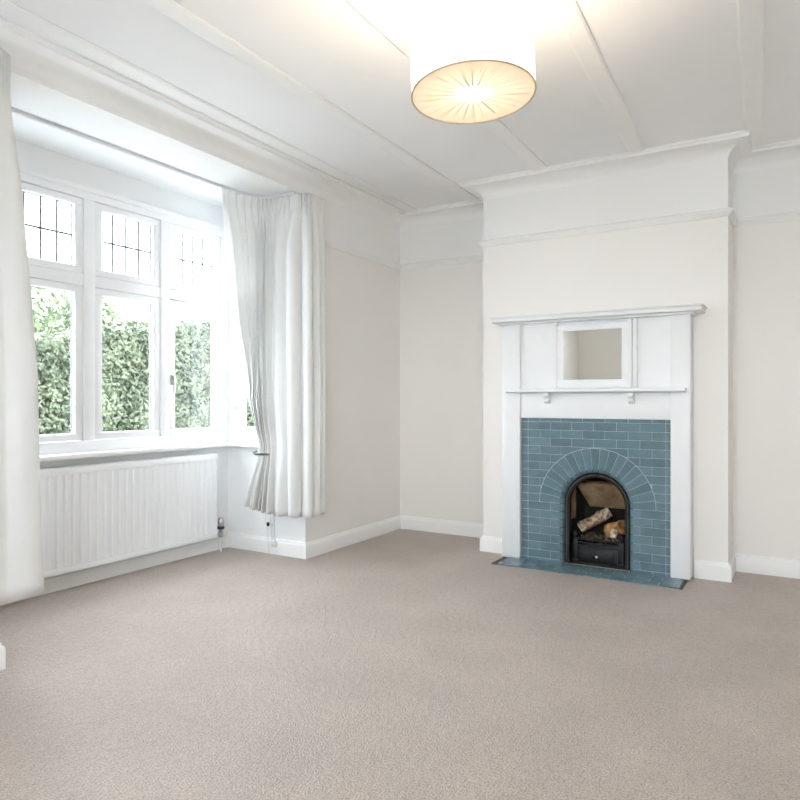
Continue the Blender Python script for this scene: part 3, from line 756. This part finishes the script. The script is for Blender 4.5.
# ------------------------------------------------------------------ ceiling lamp
LX, LY, LZ, LR, LH = -1.012, 2.19, 2.190, .2195, .172
lp = thing('ceiling_lamp', 'white drum ceiling lamp with pleated underside and round central diffuser', 'lamp', (LX, LY, ZC))
def lmesh(mb, name, m, **k):
    return mb.build(name, m, lp, **k)
tilt = Matrix.Translation((LX, LY, LZ+LH)) @ Matrix.Rotation(math.radians(-3.2), 4, Vector((.858, .5135, 0))) @ Matrix.Rotation(math.radians(-1.6), 4, Vector((-.5135, .858, 0))) @ Matrix.Translation((-LX, -LY, -LZ-LH))
def tl(mb): mb.v = [tuple(tilt @ Vector(v)) for v in mb.v]; return mb
mb = MB(); G = 96
mb.loft([[(LX+r*math.cos(2*PI*i/G), LY+r*math.sin(2*PI*i/G), z) for i in range(G)] for r, z in ((LR, LZ), (LR, LZ+LH), (LR-.002, LZ+LH), (LR-.002, LZ), (LR, LZ))], caps=False)
lmesh(tl(mb), 'shade', M['shade'], smooth=True, angle=40)
for z in (LZ, LZ+LH):
    mb = MB(); rr = .0032
    rings = [[(LX+(LR+rr*math.cos(2*PI*j/8))*math.cos(2*PI*i/G), LY+(LR+rr*math.cos(2*PI*j/8))*math.sin(2*PI*i/G), z+rr*math.sin(2*PI*j/8)) for j in range(8)] for i in range(G+1)]
    mb.loft(rings, caps=False); lmesh(tl(mb), 'rim', M['rim'] if z == LZ else M['shade'], smooth=True, angle=80)
# pleated disc: irregular radial tucks
mb = MB(); vs = []; fs = []; G2, K = 240, 8
random.seed(3); pl = [random.uniform(0, 1) for _ in range(60)]
for j in range(K+1):
    r = .045+(LR-.001-.045)*j/K
    for i in range(G2):
        a = 2*PI*i/G2; ph = a*26/(2*PI)+.25*math.sin(a*3)
        k = int(ph) % 26; wv = abs(2*(ph % 1)-1)**3
        h = .010*wv*(.35+.9*pl[k])*(1-.75*(j/K))
        vs.append((LX+r*math.cos(a), LY+r*math.sin(a), LZ+.0015+h))
for j in range(K):
    for i in range(G2):
        a = j*G2+i; b = j*G2+(i+1) % G2; fs.append((a, b, b+G2, a+G2))
mb.add(vs, fs); lmesh(tl(mb), 'pleated_diffuser', M['pleat'], smooth=True, angle=80)
for k in range(26):       # folded-over tucks, a second layer of cloth
    a = 2*PI*(k+.15*pl[k]+.2)/26; w0, w1 = .0018+.0022*pl[k+20], .0012; r0, r1 = .056, .075+(LR-.09)*(.35+.65*pl[k+8])
    ca, sa = math.cos(a), math.sin(a); mb = MB()
    mb.loft([[(LX+r*ca-sg*q*sa, LY+r*sa+sg*q*ca, LZ+z) for sg, z in ((1, -.0005), (-1, -.0005), (-1, .0008), (1, .0008))] for r, q in ((r0, w0), ((r0+r1)/2, (w0+w1)/2), (r1, w1*.3))])
    lmesh(tl(mb), 'tuck', M['pleat'])
mb = MB(); mb.lathe([(.004, -.010), (.040, -.008), (.0505, -.002), (.051, .006), (.004, .007)], (LX, LY, LZ-.001), 40); lmesh(tl(mb), 'central_diffuser', M['opal'], smooth=True, angle=40)
# spider, holder, bulb, cord, rose
mb = MB()
for i in range(3):
    a = 2*PI*i/3+.4; mb.tube([(LX, LY, LZ+LH-.015), (LX+(LR-.002)*math.cos(a), LY+(LR-.002)*math.sin(a), LZ+LH-.004)], .002, 6)
lmesh(tl(mb), 'spider', M['brass'], smooth=True)
mb = MB(); mb.lathe([(.005, .185), (.017, .18), (.019, .15), (.019, .128), (.012, .122)], (LX, LY, LZ), 16); lmesh(mb, 'lamp_holder', M['socket'], smooth=True, angle=40)
mb = MB(); mb.lathe([(.004, .182), (.004, ZC-LZ-.02)], (LX, LY, LZ), 10); lmesh(mb, 'flex', M['socket'], smooth=True)
mb = MB(); mb.lathe([(.006, -.030), (.022, -.026), (.040, -.012), (.046, 0)], (LX, LY, ZC), 24); lmesh(mb, 'ceiling_rose', M['socket'], smooth=True, angle=50)
pl_ = bpy.data.lights.new('lamp_bulb_light', 'POINT'); pl_.energy = LAMP_W; pl_.color = (1, .85, .66); pl_.shadow_soft_size = .028
po = bpy.data.objects.new('lamp_bulb_light', pl_); C.objects.link(po); po.location = (LX, LY, LZ+.098)

# ------------------------------------------------------------------ garden
struct(MB().box(-70, 70, -70, 70, -.42, -.30).build('ground', M['bounceground']), 'unseen ground outside the house, made pale to bounce daylight indoors', 'ground')  # out of view, its pale colour chosen to reflect light indoors
def leaf(vs, fs, c, nrm, L_, W_):
    nrm = nrm.normalized(); t = nrm.orthogonal().normalized(); t.rotate(Matrix.Rotation(random.uniform(0, 2*PI), 3, nrm)); b = nrm.cross(t)
    n_ = len(vs)
    vs += [tuple(c-t*L_/2), tuple(c+b*W_/2-nrm*W_*.2), tuple(c+t*L_/2), tuple(c-b*W_/2-nrm*W_*.2)]
    fs += [(n_, n_+1, n_+2), (n_, n_+2, n_+3)]
def htop(y): 
    ks = [(-1, 1.6), (4.2, 1.74), (5.1, 1.96), (6.2, 2.12), (7.2, 2.2), (12, 2.2)]
    for (a, h0), (b, h1) in zip(ks[:-1], ks[1:]):
        if a <= y <= b: return lerp(h0, h1, (y-a)/(b-a))
    return 1.6
HX = -6.8
mb = MB(); rings = []
for i in range(40):
    y = -.5+11*i/39; h = htop(y)-.12
    rings.append([(HX-.12+.05*noise.noise((y*2, 1, 0)), y, -.3), (HX-.12+.08*noise.noise((y*2, 5, 0)), y, h*.6), (HX-.2+.08*noise.noise((y*2, 9, 0)), y, h), (HX-.8, y, h), (HX-.9, y, -.3)])
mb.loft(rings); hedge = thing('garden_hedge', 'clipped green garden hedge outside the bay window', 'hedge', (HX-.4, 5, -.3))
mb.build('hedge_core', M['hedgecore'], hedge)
vs, fs = [], []
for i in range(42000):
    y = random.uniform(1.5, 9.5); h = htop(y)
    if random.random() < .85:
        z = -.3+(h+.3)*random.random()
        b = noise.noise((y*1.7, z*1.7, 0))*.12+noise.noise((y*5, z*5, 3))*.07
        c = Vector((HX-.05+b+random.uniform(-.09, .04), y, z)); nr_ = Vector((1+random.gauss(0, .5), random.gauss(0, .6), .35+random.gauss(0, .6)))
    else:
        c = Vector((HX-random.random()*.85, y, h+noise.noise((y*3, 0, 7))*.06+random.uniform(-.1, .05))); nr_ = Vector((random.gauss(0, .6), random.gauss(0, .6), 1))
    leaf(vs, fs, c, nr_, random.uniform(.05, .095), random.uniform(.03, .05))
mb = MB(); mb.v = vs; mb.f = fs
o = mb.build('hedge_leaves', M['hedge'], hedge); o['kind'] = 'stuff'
def tree(x, y, h, rx, rz, label, nl=9000):
    t = thing('garden_tree', label, 'tree', (x, y, -.3), 'pale trees beyond the hedge')
    MB().tube([(x, y, -.3), (x+.1, y, h*.3), (x, y+.1, h*.65)], [.16, .12, .05], 10).build('trunk', M['trunk'], t, smooth=True)
    vs, fs = [], []; cl = []
    for i in range(60):
        d = Vector((random.gauss(0, 1), random.gauss(0, 1), random.gauss(0, 1))).normalized()*random.uniform(.4, 1)**.6
        cl.append(Vector((x+d.x*rx, y+d.y*rx, h*.62+d.z*rz)))
    for i in range(nl):
        c = random.choice(cl); d = Vector((random.gauss(0, .26), random.gauss(0, .26), random.gauss(0, .2)))
        leaf(vs, fs, c+d, d+Vector((0, 0, .3)), random.uniform(.10, .17), random.uniform(.06, .10))
    mb = MB(); mb.v = vs; mb.f = fs; o = mb.build('crown', M['tree'], t); o['kind'] = 'stuff'
tree(-11.0, 6.7, 3.4, 1.5, 1.05, 'pale leafy tree behind the hedge in the left casement')
tree(-16.0, 11.9, 4.3, 1.8, 1.15, 'pale leafy tree behind the hedge in the middle casement')
